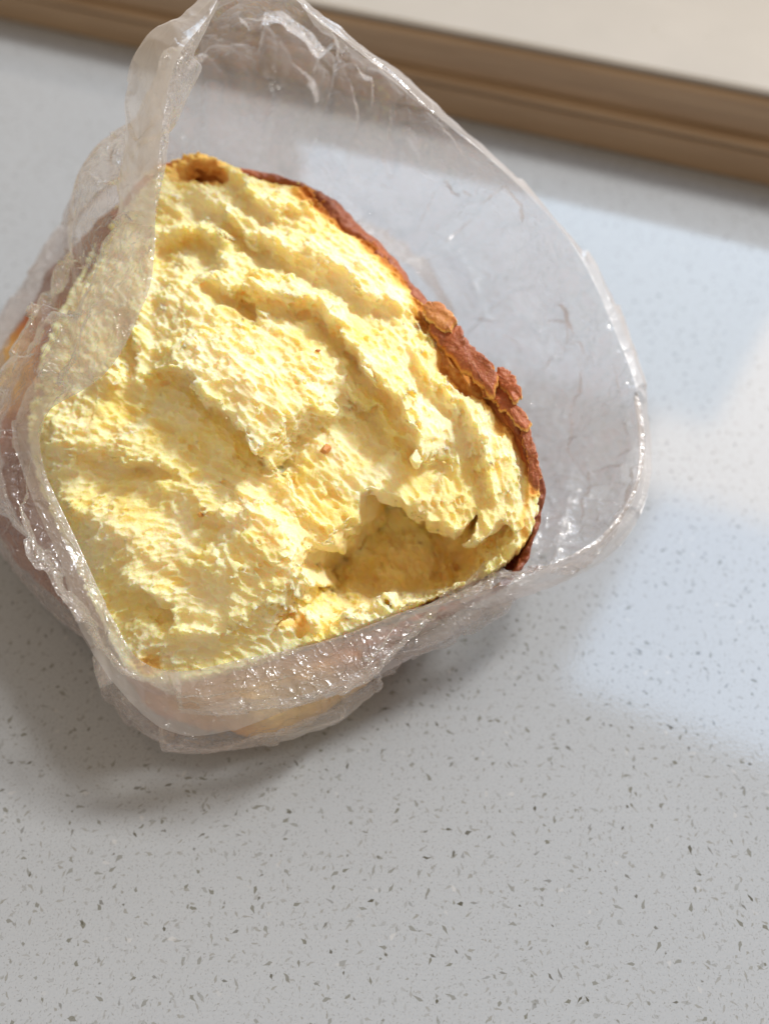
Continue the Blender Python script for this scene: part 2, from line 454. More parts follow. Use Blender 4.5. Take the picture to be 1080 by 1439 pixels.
H = np.zeros(U.shape)
def blob(cx, cy, rx, ry, ang, amp, p=1.0):
    global H
    a = R(ang); x = wx - cx; y = wy - cy
    X = (x * math.cos(a) + y * math.sin(a)) / rx; Y = (-x * math.sin(a) + y * math.cos(a)) / ry
    H += 1.25 * amp * 0.01 * np.exp(-(X * X + Y * Y) ** p)
def ridge(pl, wid, amp, taper=True, cliff=0.0):
    global H
    d, t, s = seg_dist(wx, wy, pl)
    e = np.sin(np.clip(t, 0, 1) * math.pi) ** 0.4 if taper else 1.0
    w_ = np.where(s > 0, wid * (1 - cliff), wid * (1 + cliff))
    H += 1.3 * amp * 0.01 * e * np.exp(-(d / w_) ** 2)

tooth = 12 * n2(9, 8, (1, 2)) + 22 * n2(18, 18, (1, 2.2)) + 20 * n2(41, 9, (1, 1.5))
fx_ = wx + 2.5 * n2(8, 13) + 6 * n2(19, 14); fy_ = wy + 2.5 * n2(8, 15) + 7 * n2(19, 16, (1, 1.5)) 
def cliff(pl, amp, win, wout=5.0, und=0.0):
    win = win * 1.25; wout = wout * 1.3
    """torn sheet: high on the upper right side of the line, falling off sharply beyond its ragged edge"""
    global H
    d, t, sgn = seg_dist(fx_, fy_, pl)
    e = np.clip(np.sin(np.clip(t, 0.0, 1) * math.pi), 0, 1) ** 0.5
    up = np.exp(-(d / win) ** 1.3); dn = np.exp(-(d / wout) ** 2)
    H += 0.0110 * amp * e * np.where(sgn > 0, dn, up)
    if und: H -= 0.013 * und * e * np.where(sgn > 0, np.exp(-((d - 16) / 14) ** 2), 0)
blob(370, 560, 280, 300, 0, 0.8); blob(360, 545, 120, 85, 25, 0.5)
blob(282, 240, 34, 16, 5, 0.45); blob(285, 268, 30, 8, 5, -0.4)
cliff([(300, 235), (330, 270), (365, 305), (392, 318), (430, 302), (462, 322)], 0.55, 34, 5, 0.12)
cliff([(270, 300), (330, 330), (385, 362), (450, 392), (520, 432), (585, 470)], 0.5, 36, 6, 0.35)
cliff([(215, 345), (270, 345), (300, 362), (330, 400)], 0.42, 24, 7, 0.35)
cliff([(360, 435), (430, 452), (485, 488), (540, 545), (572, 600), (585, 660)], 0.8, 62, 6, 0.35)
cliff([(300, 425), (335, 432), (372, 450), (392, 480)], 0.35, 26, 5, 0.45)
cliff([(195, 440), (212, 500), (222, 580)], 0.35, 26, 8, 0.3)
cliff([(240, 545), (285, 548), (330, 580), (365, 622), (392, 650), (412, 628), (450, 604), (505, 590)], 0.85, 85, 6, 0.45)
cliff([(480, 548), (520, 575), (560, 632), (598, 650), (612, 612)], 0.4, 26, 5, 0.25)
cliff([(590, 505), (635, 570), (672, 640), (700, 720)], 0.45, 20, 6, 0.25)
cliff([(600, 470), (660, 545), (705, 622)], -0.35, 18, 8)
cliff([(130, 632), (190, 645), (250, 668), (290, 690)], 0.4, 40, 7, 0.25)
cliff([(160, 815), (205, 835), (245, 868), (262, 895)], 0.4, 40, 6, 0.35)
cliff([(300, 720), (350, 740), (400, 742)], 0.2, 30, 10, 0.15)
cliff([(470, 850), (446, 815), (430, 770), (395, 725), (350, 700)], 0.6, 60, 8)
blob(110, 620, 46, 40, 0, 0.5); blob(165, 560, 40, 34, 0, 0.45)
blob(170, 740, 60, 34, 25, 0.4); blob(270, 700, 45, 22, 20, 0.25)
blob(380, 780, 78, 56, -15, 0.5, 1.6); blob(300, 800, 60, 30, 30, 0.3)
blob(290, 905, 60, 22, -5, 0.3); blob(350, 860, 70, 24, -20, 0.35)
blob(520, 610, 30, 34, 0, -0.3)
# deep torn cavity under the strands
cav = [(432, 790), (445, 762), (492, 728), (512, 695), (560, 682), (600, 712), (650, 728), (700, 728), (752, 735), (740, 785), (650, 815),
       (560, 845), (480, 868), (385, 892), (400, 862), (452, 824)]
sd = poly_sd(PX + 4 * n2(9, 3) + 4 * n2(20, 2), PY + 0.9 * tooth + 5 * n2(18, 5), cav)
up = sstep(900, 700, PY + 0 * PX) # 1 at the upper lip
PYf = PY + 12 * n2(40, 19)
floor = -0.031 + 0.0285 * sstep(790, 870, PYf) + 0.004 * sstep(640, 740, PX)
floor = floor + 0.009 * np.exp(-(((wx - 548) / 30) ** 2 + ((wy - 792) / 42) ** 2)) + 0.010 * np.exp(-(((wx - 690) / 46) ** 2 + ((wy - 780) / 24) ** 2))
floor = floor - 0.006 * np.exp(-(((wx - 618) / 18) ** 2 + ((wy - 760) / 46) ** 2)) + 0.005 * np.exp(-(((wx - 480) / 26) ** 2 + ((wy - 815) / 20) ** 2))
floor = floor + 0.0022 * n2(30, 23) + 0.0014 * n2(14, 24)
mcav = sstep(3, -6, sd)
H = H * (1 - mcav) + floor * mcav
# fine macro noise
q3 = np.stack([U, V, np.zeros_like(U)], -1).astype(np.float32)
th = np.radians(-42 + 0 * U) - np.radians(38) * sstep(480, 700, PX) + np.radians(65) * sstep(430, 150, PX) * sstep(500, 800, PY)
ct, st = np.cos(th), np.sin(th)
# fibre-aligned coordinates from a few blended directions
def fibre(seed, L, W):
    r = 0; wsum = 0
    for k, a0 in enumerate((-85, -60, -35, -10, 25)):
        a = R(a0); wgt = np.clip(1 - np.abs(np.degrees(th) - a0) / 30.0, 0, 1)
        if wgt.max() <= 0: continue
        q = np.stack([(U * math.cos(a) + V * math.sin(a)) / L, (-U * math.sin(a) + V * math.cos(a)) / W, np.full(U.shape, 3.3 + k)], -1).astype(np.float32)
        r = r + wgt * vnoise(q, 1.0, seed); wsum = wsum + wgt
    return r / np.maximum(wsum, 1e-3)
warp = np.stack([U + 0.0035 * vnoise(q3, 0.011, 21), V + 0.0035 * vnoise(q3, 0.011, 22), 0 * U], -1).astype(np.float32)
lump = fbm(warp, 0.011, 3, 31)
rid = 1 - 2 * np.abs(vnoise(warp, 0.006, 41)); rid2 = 1 - 2 * np.abs(vnoise(warp, 0.0028, 43))
H += 0.0011 * lump + 0.0004 * rid + 0.0003 * rid2 + 0.0013 * fibre(51, 0.022, 0.0030) + 0.0005 * fibre(57, 0.011, 0.0015)
# let the face fall to the crust at its edge
poly = [tuple(p) for p in cr_closed(np.c_[ringuv, np.zeros(27)], 220)[:, :2]]
sde = poly_sd(U, V, poly)
frt = sstep(700, 850, PY)
H = H * (1 - 0.8 * frt * sstep(-0.012, -0.001, sde)) - (0.0035 - 0.003 * frt) * sstep(-0.007, 0.0, sde)
H = np.maximum(H, -0.0022 - 1.25 * np.clip(-sde - 0.0025, 0, 1) - 0.2 * (1 - frt) * sstep(690, 560, PX))
def box(a, r):
    for ax in (0, 1):
        c = np.cumsum(np.concatenate([np.repeat(a.take([0], ax), r + 1, ax), a, np.repeat(a.take([-1], ax), r, ax)], ax), ax)
        n_ = a.shape[ax]
        a = (c.take(np.arange(2 * r + 1, 2 * r + 1 + n_), ax) - c.take(np.arange(0, n_), ax)) / (2 * r + 1)
    return a
def bil(A, x, y):
    i = np.clip(x.astype(int), 0, nu - 2); j = np.clip(y.astype(int), 0, nv - 2)
    fx, fy = np.clip(x - i, 0, 1), np.clip(y - j, 0, 1)
    return A[i, j] * (1 - fx) * (1 - fy) + A[i + 1, j] * fx * (1 - fy) + A[i, j + 1] * (1 - fx) * fy + A[i + 1, j + 1] * fx * fy
nu, nv = U.shape
H = H.astype(np.float32)
gx, gy = np.gradient(H, h)
slope = np.sqrt(1 + gx ** 2 + gy ** 2)
corr = (1 / box(slope, 1)).astype(np.float32)
Hs = box(box(H, 26), 26)
w0_ = float(H.min()) - 0.010; w1_ = float(H.max()) + 0.003
ws = np.arange(w0_, w1_, h).astype(np.float32); nw = len(ws)
print('voxels', nu, nv, nw)
Fld = np.empty((nu, nv, nw), np.float32)
I_, J_ = np.meshgrid(np.arange(nu), np.arange(nv), indexing='ij')
rough = fbm(q3, 0.0011, 2, 61)
edgek = sstep(0, -0.010, sde)
lean = edgek * (0.18 + 0.22 * np.exp(-(sd / 40.0) ** 2) * sstep(800, 720, PY))
UU = U.astype(np.float32); VV = V.astype(np.float32)
def dil(a, n, f):
    for ax in (0, 1):
        for st_ in n:
            b = a.copy()
            sl = [slice(None)] * 2; sr = [slice(None)] * 2
            sl[ax] = slice(st_, None); sr[ax] = slice(None, -st_)
            sl, sr = tuple(sl), tuple(sr)
            b[sl] = f(b[sl], a[sr]); b[sr] = f(b[sr], a[sl]); a = b
    return a
Hx = dil(H, (1, 2, 4, 8, 10), np.maximum); Hn = dil(H, (1, 2, 4, 8, 10), np.minimum)
for k, w_ in enumerate(ws):
    far = (w_ > Hx + 0.003) | (w_ < Hn - 0.003)
    q = np.stack([UU, VV, np.full(UU.shape, w_, np.float32)], -1)
    f = (w_ - H) * corr
    m_ = ~far
    qq = q[m_]
    dw = np.clip(w_ - Hs[m_], -0.012, 0.012)
    a = 0.0011 * vnoise(qq, 0.0055, 141); b = 0.0011 * vnoise(qq, 0.0055, 143)
    x = I_[m_] + (0.35 * lean[m_] * dw + a) / h; y = J_[m_] + (lean[m_] * dw + b) / h
    f[m_] = (w_ - bil(H, x, y)) * bil(corr, x, y)
    nn = np.abs(f) < 0.0022
    m2_ = m_ & nn
    q2 = q[m2_]
    f[m2_] += 0.00030 * vnoise(q2, 0.0036, 70) + 0.00024 * vnoise(q2, 0.0019, 71) + 0.00015 * vnoise(q2, 0.0010, 72)
    Fld[:, :, k] = f
# bubbles torn open: ellipsoids stretched along the fibre, scattered evenly over the torn surface
def scatter(n, rr, tt, ee, dens=None):
    i = rng.integers(6, nu - 6, n * 6); j = rng.integers(6, nv - 6, n * 6)
    p = slope[i, j] / 5.0
    if dens is not None: p = p * dens[i, j]
    ok = (rng.random(n * 6) < p) & (sde[i, j] < 0.0012)
    i, j = i[ok], j[ok]
    m = len(i)
    r_ = rr(m); t_ = tt(m) * r_; e_ = ee(m)
    wv = H[i, j] + rng.uniform(-0.5, 0.5, m) * (slope[i, j] - 1) * h + t_ / slope[i, j]
    ui = i - gx[i, j] / slope[i, j] * t_ / h; vj = j - gy[i, j] / slope[i, j] * t_ / h
    # follow the lean of the torn sheets
    dw = np.clip(wv - Hs[i, j], -0.012, 0.012)
    ui = ui - 0.35 * lean[i, j] * dw / h; vj = vj - lean[i, j] * dw / h
    for a, b, c, r, e in zip(ui, vj, wv, r_, e_):
        ii, jj = int(a), int(b)
        n_ = int(r * e / h) + 2; m_ = int(r / h) + 2
        a0, a1 = max(ii - n_, 0), min(ii + n_ + 1, nu); b0, b1 = max(jj - n_, 0), min(jj + n_ + 1, nv)
        kk = int((c - w0_) / h); c0, c1 = max(kk - m_, 0), min(kk + m_ + 1, nw)
        if a1 <= a0 or b1 <= b0 or c1 <= c0: continue
        x = (np.arange(a0, a1) - a)[:, None] * h; y = (np.arange(b0, b1) - b)[None, :] * h
        ic, jc = min(max(ii, 0), nu - 1), min(max(jj, 0), nv - 1)
        c_, s_ = ct[ic, jc], st[ic, jc]
        X = (x * c_ + y * s_) / e; Y = -x * s_ + y * c_
        d2 = (X * X + Y * Y)[:, :, None] + ((ws[c0:c1] - c) ** 2)[None, None, :]
        sub = Fld[a0:a1, b0:b1, c0:c1]
        np.maximum(sub, (r - np.sqrt(d2)).astype(np.float32), out=sub)
    return m
area = nu * nv * h * h
print('bubbles', scatter(22000, lambda m: np.clip(rng.lognormal(math.log(0.00054), 0.36, m), 0.00034, 0.0016), lambda m: rng.uniform(-0.35, 0.45, m), lambda m: rng.uniform(1.2, 3.2, m), (0.35 + 0.65 * sstep(-0.45, 0.35, vnoise(q3, 0.009, 79))) * (1 - 0.4 * np.exp(-((sd - 4) / 12) ** 2))))
pore = sstep(-0.2, 0.5, vnoise(q3, 0.012, 77)) * (1 - 0.95 * np.exp(-((sd - 4) / 12) ** 2))
print('pores', scatter(5000, lambda m: rng.uniform(0.0006, 0.0013, m), lambda m: rng.uniform(-0.4, 0.2, m), lambda m: rng.uniform(1.0, 1.7, m), pore))
cut_ = (sde + 0.0018 * frt * sstep(300, 450, PX) + 0.0018 * sstep(520, 640, PX) * sstep(740, 800, PY) - 0.0016 * sstep(300, 150, PX) + 0.0006 * rough).astype(np.float32)
under = box(Hn, 8) - 0.012          # the crumb is a torn layer; below it the crust carries the loaf
for k, w_ in enumerate(ws):
    np.maximum(Fld[:, :, k], np.maximum(cut_ + np.float32(0.15 * max(0.0, -0.010 - w_)), (under - w_).astype(np.float32)), out=Fld[:, :, k])
Fld[:, :, -1] = np.maximum(Fld[:, :, -1], 1e-4)
Fld[0] = 1e-3; Fld[-1] = 1e-3; Fld[:, 0] = 1e-3; Fld[:, -1] = 1e-3

def surface_nets(F):
    S = F < 0
    nx, ny, nz = F.shape
    cs = [S[a:nx - 1 + a, b:ny - 1 + b, c:nz - 1 + c] for a in (0, 1) for b in (0, 1) for c in (0, 1)]
    anyi = np.logical_or.reduce(cs); alli = np.logical_and.reduce(cs)
    act = anyi & ~alli
    idx = np.full(act.shape, -1, np.int32); ii = np.argwhere(act)
    idx[act] = np.arange(len(ii))
    acc = np.zeros((len(ii), 3), np.float32); cnt = np.zeros(len(ii), np.float32)
    C = [(a, b, c) for a in (0, 1) for b in (0, 1) for c in (0, 1)]
    vals = {c: F[ii[:, 0] + c[0], ii[:, 1] + c[1], ii[:, 2] + c[2]] for c in C}
    for c in C:
        for ax in range(3):
            if c[ax]: continue
            d = list(c); d[ax] = 1; d = tuple(d)
            f0, f1 = vals[c], vals[d]; m_ = (f0 < 0) != (f1 < 0)
            t = np.where(m_, f0 / np.where(m_, f0 - f1, 1), 0)
            p = np.array(c, np.float32)[None, :].repeat(len(ii), 0); p[:, ax] += t
            acc += p * m_[:, None]; cnt += m_
    vert = ii + acc / cnt[:, None]
    quads = []
    for ax in range(3):
        o1, o2 = [(1, 2), (2, 0), (0, 1)][ax]
        sl0 = [slice(1, -1)] * 3; sl1 = [slice(1, -1)] * 3
        sl0[ax] = slice(0, -1); sl1[ax] = slice(1, None)
        A = S[tuple(sl0)]; B = S[tuple(sl1)]
        e = np.argwhere(A != B)
        fl = A[A != B]
        base = e.copy()
        for o in (o1, o2): base[:, o] += 1
        def cell(d1, d2):
            q = base.copy(); q[:, o1] -= d1; q[:, o2] -= d2
            q = np.clip(q, 0, np.array(idx.shape) - 1)
            return idx[q[:, 0], q[:, 1], q[:, 2]]
        Q = np.stack([cell(1, 1), cell(0, 1), cell(0, 0), cell(1, 0)], -1)
        Q[~fl] = Q[~fl][:, ::-1]
        quads.append(Q[(Q >= 0).all(1)])
    return vert, np.concatenate(quads)

vert, quads = surface_nets(Fld)
pos = P0 + (u0 + h * vert[:, 0])[:, None] * PU + (v0 + h * vert[:, 1])[:, None] * PV + (w0_ + h * vert[:, 2])[:, None] * PN
# tint: crumb browned where it meets the crust, plus shade painted into the torn hollows
tint = np.zeros(U.shape)
def tblob(cx, cy, rx, ry, ang, a_):
    global tint
    a = R(ang); x = wx - cx; y = wy - cy
    X = (x * math.cos(a) + y * math.sin(a)) / rx; Y = (-x * math.sin(a) + y * math.cos(a)) / ry
    tint = np.maximum(tint, a_ * np.exp(-(X * X + Y * Y) ** 2))
def tline(pl, wd, a_):
    global tint
    d, t, s = seg_dist(wx, wy, pl); tint = np.maximum(tint, a_ * np.exp(-(d / wd) ** 2))
tline([(215, 240), (260, 238), (315, 240)], 26, 0.40)
tblob(290, 262, 42, 20, 5, 0.62)
tline([(330, 250), (370, 262), (430, 268)], 12, 0.36)
tline([(440, 275), (480, 312), (520, 352), (560, 400)], 17, 0.8)
tline([(575, 430), (610, 470), (660, 520), (700, 580), (745, 650), (755, 700)], 14, 0.6)
tline([(625, 500), (665, 555), (705, 610)], 13, 0.62)
tline([(748, 700), (745, 755), (715, 800)], 8, 0.35)
tblob(212, 940, 22, 14, 0, 0.4); tblob(75, 640, 18, 40, -10, 0.16)
tblob(355, 470, 24, 12, 0, 0.24); tblob(575, 770, 165, 62, -14, 0.17); tblob(300, 610, 60, 40, 0, 0.06); tblob(545, 590, 50, 60, 50, 0.07); tblob(407, 878, 20, 7, -20, 0.3)  # tan crumb tone, with the shade of cavity and hollows painted in
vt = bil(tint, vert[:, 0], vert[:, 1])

bread = empty('torn_bread_loaf', (0, 0, 0))
bl = (ring.mean(0)[0], ring.mean(0)[1], 0.0)
bread.location = bl
tag(bread, label='torn soft yellow bread loaf with brown crust in the clear plastic bag', category='bread')
BL = np.array(bl)
crumb = mesh_obj('crumb', pos - BL, quads, M_crumb, bread)
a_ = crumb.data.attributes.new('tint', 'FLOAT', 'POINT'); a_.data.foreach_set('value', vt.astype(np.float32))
print('crumb', len(pos), len(quads))

# ------------------------------------------------------------------ crust body (the loaf outside)
NS = 720
cen = ring.mean(0)
def outward(Rg):
    t = np.roll(Rg, -1, 0) - np.roll(Rg, 1, 0)
    n = np.stack([-t[:, 1], t[:, 0], 0 * t[:, 0]], -1)
    n /= np.linalg.norm(n, axis=1, keepdims=True)
    sgn = np.sign(((Rg - cen) * n).sum(1).sum())
    return n * sgn
out = outward(ring)
leftness = sstep(-0.02, -0.09, ring[:, 0])
leftness[16:21] *= np.array([0.1, 0.1, 0.35, 0.6, 0.9])
rightness = sstep(0.0, 0.06, ring[:, 0])
frontness = sstep(0.13, 0.085, ring[:, 1])
rz = ring[:, 2]
def lay(off, zf, z0=0.0, extra=0.0):
    p = ring + out * (off + extra)[:, None]; p[:, 2] = rz * zf + z0; return p
one = np.ones(27)
fr_ = np.array([0,0,0,0,0,0,0,0,0,0.1,0.6,0.9,1,1,1,1,1,1,1,0.8,0.6,0.5,0.4,0.3,0.2,0,0.])
frr = np.array([0,0,0,0,0,0,0,0,0.3,0.7,1.1,1.4,1.3,1.1,0.5,-0.1,-0.4,0.0,0.45,0,0,0,0,0,0,0,0.])
rows = [ring - PN * (0.006 + 0.016 * fr_)[:, None] - out * (0.007 - 0.008 * fr_)[:, None],
        ring - PN * (0.0015 + 0.012 * fr_)[:, None] - out * (0.0040 - 0.0038 * fr_)[:, None],
        ring + PN * (0.0022 - 0.011 * fr_)[:, None] - out * (0.0016 - 0.0014 * fr_)[:, None],
        ring + PN * (0.0002 - 0.009 * fr_)[:, None] + out * 0.0016,
        lay(0.0035 - 0.002 * fr_, 0.86 - 0.12 * fr_, 0.0, 0.004 * leftness - 0.002 * frr),
        lay(0.006 - 0.004 * fr_, 0.62, 0.0, 0.012 * leftness - 0.007 * frr),
        lay(0.005 - 0.003 * fr_, 0.38, 0.0, 0.016 * leftness - 0.014 * frr),
        lay(0.001 - 0.001 * fr_, 0.14, 0.0, 0.012 * leftness - 0.020 * frr),
        lay(-0.006 - 0.002 * fr_, 0.0, 0.0015, 0.010 * leftness - 0.023 * frr),
        lay(-0.02 * one, 0.0, 0.0008)]
lt = np.zeros(27); lt[20:27] = [0.1, 0.3, 0.7, 1.0, 1.0, 0.8, 0.3]
for k_, am in ((4, 0.007), (5, 0.016), (6, 0.018), (7, 0.014), (8, 0.010)): rows[k_] = rows[k_] + out * (am * lt)[:, None]
belly = rows[6].copy(); foot = rows[8].copy(); shoulder = rows[4].copy()
Rw = np.stack([cr_closed(r, NS) for r in rows])
tpar = np.linspace(0, len(rows) - 1, 260)
B = cr_rows(Rw, None, tpar)
nB = grid_normals(B)
q = B.astype(np.float32)
e_ = sstep(0.6, 2.0, tpar)[:, None]
disp = 0.0016 * fbm(q, 0.016, 3, 81) + 0.0006 * fbm(q, 0.004, 3, 85)
B = B + nB * np.where(e_ > 0, disp, 0)[..., None] * -1
# chipped, uneven top edge
edge = np.exp(-((tpar - 2.2) / 0.7) ** 2)[:, None]
B = B + PN * (edge * (0.0016 * vnoise(q, 0.004, 91) + 0.0009 * vnoise(q, 0.0013, 92)))[..., None]
B[..., 2] = np.maximum(B[..., 2], 0.0006)
bx, by = pix(B)
tb = 0.80 + 0.25 * fbm(q, 0.03, 2, 95)
tb = np.where(tpar[:, None] < 1.5, 0.5, tb)
tb = tb + 0.05 * sstep(4.2, 3.0, tpar)[:, None] * sstep(400, 470, bx) * sstep(1.5, 2.0, tpar)[:, None]
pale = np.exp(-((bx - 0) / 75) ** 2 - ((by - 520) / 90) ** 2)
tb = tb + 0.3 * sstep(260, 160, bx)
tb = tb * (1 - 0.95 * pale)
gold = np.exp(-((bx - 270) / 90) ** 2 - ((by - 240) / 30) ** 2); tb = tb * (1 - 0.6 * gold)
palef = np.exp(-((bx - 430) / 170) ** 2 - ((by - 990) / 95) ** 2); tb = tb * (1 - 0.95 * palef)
tb = tb + 0.15 * sstep(0.02, 0.05, B[..., 0]) * sstep(3.6, 2.2, tpar)[:, None]
crust = mesh_obj('crust', B.reshape(-1, 3) - BL, grid_faces(len(tpar), NS), M_crust, bread)
a_ = crust.data.attributes.new('tint', 'FLOAT', 'POINT'); a_.data.foreach_set('value', tb.ravel().astype(np.float32))

# ------------------------------------------------------------------ loose crust flakes still attached along the edge
def flake(outline, thick, lift, tilt, tnt, seed):
    """irregular slab from an outline in photograph pixels, laid on the face plane and lifted along its normal"""
    pg = np.array(outline, float); n = 110
    c = cr_closed(np.c_[pg, np.zeros(len(pg))], n)[:, :2]
    c += np.stack([fbm(np.c_[c / 9.0, np.full(n, seed * 1.1)].astype(np.float32), 1.0, 4, seed + k, 0.65) for k in (0, 9)], -1) * 3.4
    ctr = c.mean(0); K = 14; V_, T_ = [], []
    O3 = on_plane(*ctr[None].T)[0]
    rr = np.concatenate([np.linspace(0.02, 1, K), np.linspace(1, 0.02, K)])
    top = np.concatenate([np.ones(K), np.zeros(K)])
    for r, tp in zip(rr, top):
        pp = ctr + (c - ctr) * r
        w3 = on_plane(pp[:, 0], pp[:, 1])
        rnd = math.sqrt(max(0.0, 1 - (r ** 6))) * 0.5 + 0.5 * (r < 0.97)
        w3 = w3 + PN * (lift + (thick * (0.35 + 0.65 * rnd) if tp else 0) + 0.0)
        w3 = w3 + PN * (((w3 - O3) @ np.array(tilt))[:, None])
        w3 = w3 + PN * (0.0011 * fbm(w3.astype(np.float32), 0.006, 4, seed)[:, None])
        V_.append(w3); T_.append(np.full(n, tnt if (tp and r < 0.93) else tnt - 0.5))
    V_ = np.concatenate(V_); T_ = np.concatenate(T_)
    o = mesh_obj('crust_flake', V_ - BL, grid_faces(2 * K, n), M_crust, bread)
    a = o.data.attributes.new('tint', 'FLOAT', 'POINT'); a.data.foreach_set('value', T_.astype(np.float32))
    return o
flake([(528, 345), (545, 372), (566, 405), (582, 438), (600, 452), (588, 462), (570, 440), (550, 412), (532, 385), (520, 352)], 0.0022, 0.0015, (0.10, 0.0, 0), 0.62, 3)
flake([(612, 448), (634, 462), (660, 500), (690, 530), (700, 552), (690, 572), (672, 552), (650, 535), (625, 505), (603, 480)], 0.0034, 0.0055, (0.15, 0.05, 0), 0.72, 5)
flake([(596, 446), (618, 446), (640, 470), (632, 486), (612, 478), (600, 464)], 0.0026, 0.0068, (0.1, -0.1, 0), 0.5, 21)
flake([(700, 530), (716, 540), (730, 566), (722, 578), (706, 562), (696, 545)], 0.0026, 0.0058, (0.1, 0.1, 0), 0.62, 23)
flake([(676, 528), (700, 532), (728, 580), (745, 605), (733, 612), (712, 592), (696, 575), (680, 560)], 0.0022, 0.0028, (0.10, 0.0, 0), 0.66, 7)
flake([(738, 600), (752, 640), (760, 672), (752, 690), (742, 680), (738, 650), (730, 618)], 0.0024, 0.0012, (0.10, 0.0, 0), 0.75, 8)
0 and flake([(258, 224), (292, 226), (318, 240), (312, 262), (286, 268), (262, 252), (240, 252), (238, 236)], 0.0028, 0.0012, (0.0, -0.10, 0), 0.12, 11)

# ------------------------------------------------------------------ loose crumbs on the face
def bit(px, py, size, tnt, seed, label):
    k = np.argmin((PX - px) ** 2 + (PY - py) ** 2); i, j = np.unravel_index(k, PX.shape)
    kz_ = int(np.max(np.nonzero(Fld[i, j] < 0)[0]))
    c = base3[i, j] + PN * (w0_ + h * kz_ + size * 0.45)
    r = np.random.default_rng(seed); n = 60
    d = r.normal(size=(n, 3)); d /= np.linalg.norm(d, axis=1, keepdims=True)
    d *= np.array([1.0, 0.65, 0.5]) * r.uniform(0.6, 1.1, (n, 1)) * size
    import bmesh
    bm = bmesh.new()
    for p in d: bm.verts.new(p)
    bmesh.ops.convex_hull(bm, input=bm.verts)
    for v_ in [v_ for v_ in bm.verts if not v_.link_faces]: bm.verts.remove(v_)
    me = bpy.data.meshes.new('crust_crumb'); bm.to_mesh(me); bm.free()
    me.materials.append(M_crust)
    a = me.attributes.new('tint', 'FLOAT', 'POINT'); a.data.foreach_set('value', [tnt] * len(me.vertices))
    o = bpy.data.objects.new('crust_crumb', me); scn.collection.objects.link(o)
    o.location = c; o.rotation_euler = (r.uniform(0, 1), r.uniform(0, 1), r.uniform(0, 3))
    tag(o, label=label, category='crumb', group='loose crust crumbs on the torn bread')
bit(467, 648, 0.0021, 0.45, 1, 'largest orange crust crumb, on the torn bread above the deep cavity')
bit(298, 735, 0.0016, 0.35, 2, 'small orange crust crumb on the pale lower left lumps of bread')
bit(460, 526, 0.0009, 0.55, 4, 'tiny brown crust crumb on the pale central tuft of bread')

# ------------------------------------------------------------------ plastic bag
Bp = [(330,-15,14),(410,-2,13.5),(470,42,13),(540,95,12),(640,180,10.5),(735,262,9),(805,345,7.8),(850,430,6.8),(885,520,6),(902,610,5.4),
      (890,690,5),(845,755,4.8),(760,800,4.9),(680,826,5.0),(580,858,4.9),(480,893,4.8),(350,926,4.6),(218,942,4.6),(152,860,5.2),(97,750,6.0),
      (60,650,6.8),(66,578,7.8),(150,520,9.5),(205,400,11),(222,250,12.5),(240,120,13.5),(280,30,14)]
Ap = [(325,-28,13.6),(415,-10,13),(478,36,12.5),(550,89,11.4),(652,178,9.8),(745,262,8.3),(814,345,7),(860,430,6),(896,520,5.2),(911,615,4.5),
      (905,705,4),(868,775,3.4),(800,822,3),(730,850,2.8),(640,892,2.8),(550,943,2.8),(420,990,2.8),(252,1034,3),(128,920,3.8),(73,800,4.8),
      (28,655,6),(30,560,7),(75,470,8.4),(140,340,10),(166,200,11.5),(185,95,12.8),(250,15,13.8)]
A3 = np.array([at(a, b, c / 100) for a, b, c in Ap]); B3 = np.array([at(a, b, c / 100) for a, b, c in Bp])
# inner wall foot: beside the loaf; on the back and right it drops low behind the crust
drop = np.array([0.3,0.3,0.35,0.45,0.6,0.7,0.75,0.78,0.78,0.75,0.65,0.45,0.15,0,0,0,0,0,0,0,0,0,0,0,0.0,0.0,0.1])
D3 = shoulder + out * 0.0025
lowd = np.array([at(a + (cx_ - a) * 0.05, b + (cy_ - b) * 0.05, 0.012) for (a, b, _), cx_, cy_ in zip(FPX, [400] * 27, [600] * 27)])
D3 = D3 * (1 - drop[:, None]) + lowd * drop[:, None]
AB = (A3 + B3) / 2; AB += outward(ring) * 0.001; AB[:, 2] += 0.001
ltk = np.clip(lt + 0.5 * leftness, 0, 1)
D3 = D3 + out * (0.004 * ltk)[:, None]
C3 = (B3 * 0.5 + D3 * 0.5) + out * (0.008 * ltk)[:, None]; C3[:, 2] -= 0.006 * (drop > 0.3)
C2 = B3 * 0.82 + D3 * 0.18
E3 = belly + out * (0.0022 + 0.0026 * leftness)[:, None]; F3_ = foot + out * 0.002; F3_[:, 2] = 0.0006
E3 = E3 * (1 - drop[:, None]) + (D3 * 0.7 + F3_ * 0.3) * drop[:, None]; 
G3 = F3_ * 0.4 + cen * 0.6; G3[:, 2] = 0.0004
NSb = 1500
E0 = rows[5] + out * (0.0040 + 0.003 * ltk)[:, None]
E0 = E0 * (1 - drop[:, None]) + (D3 * 0.85 + F3_ * 0.15) * drop[:, None]
ctl = [A3, AB, B3, C2, C3, D3, E0, E3, F3_, G3]
Rb = np.stack([cr_closed(r, NSb) for r in ctl])
seg = [34, 34, 36, 90, 110, 40, 40, 60, 20]
tp = np.concatenate([i + np.linspace(0, 1, s, endpoint=False) for i, s in enumerate(seg)] + [[len(seg)]])
S = cr_rows(Rb, None, tp)
Sw = cr_rows(Rb[2:], None, np.maximum(tp - 2, 0)); m2 = tp >= 2
S[m2] = Sw[m2]
for k_ in range(len(tp)):
    if tp[k_] < 2:
        f_ = tp[k_] / 2; S[k_] = Rb[0] * (1 - f_) + Rb[2] * f_ + (Rb[1] - (Rb[0] + Rb[2]) / 2) * 4 * f_ * (1 - f_)
ns = grid_normals(S)
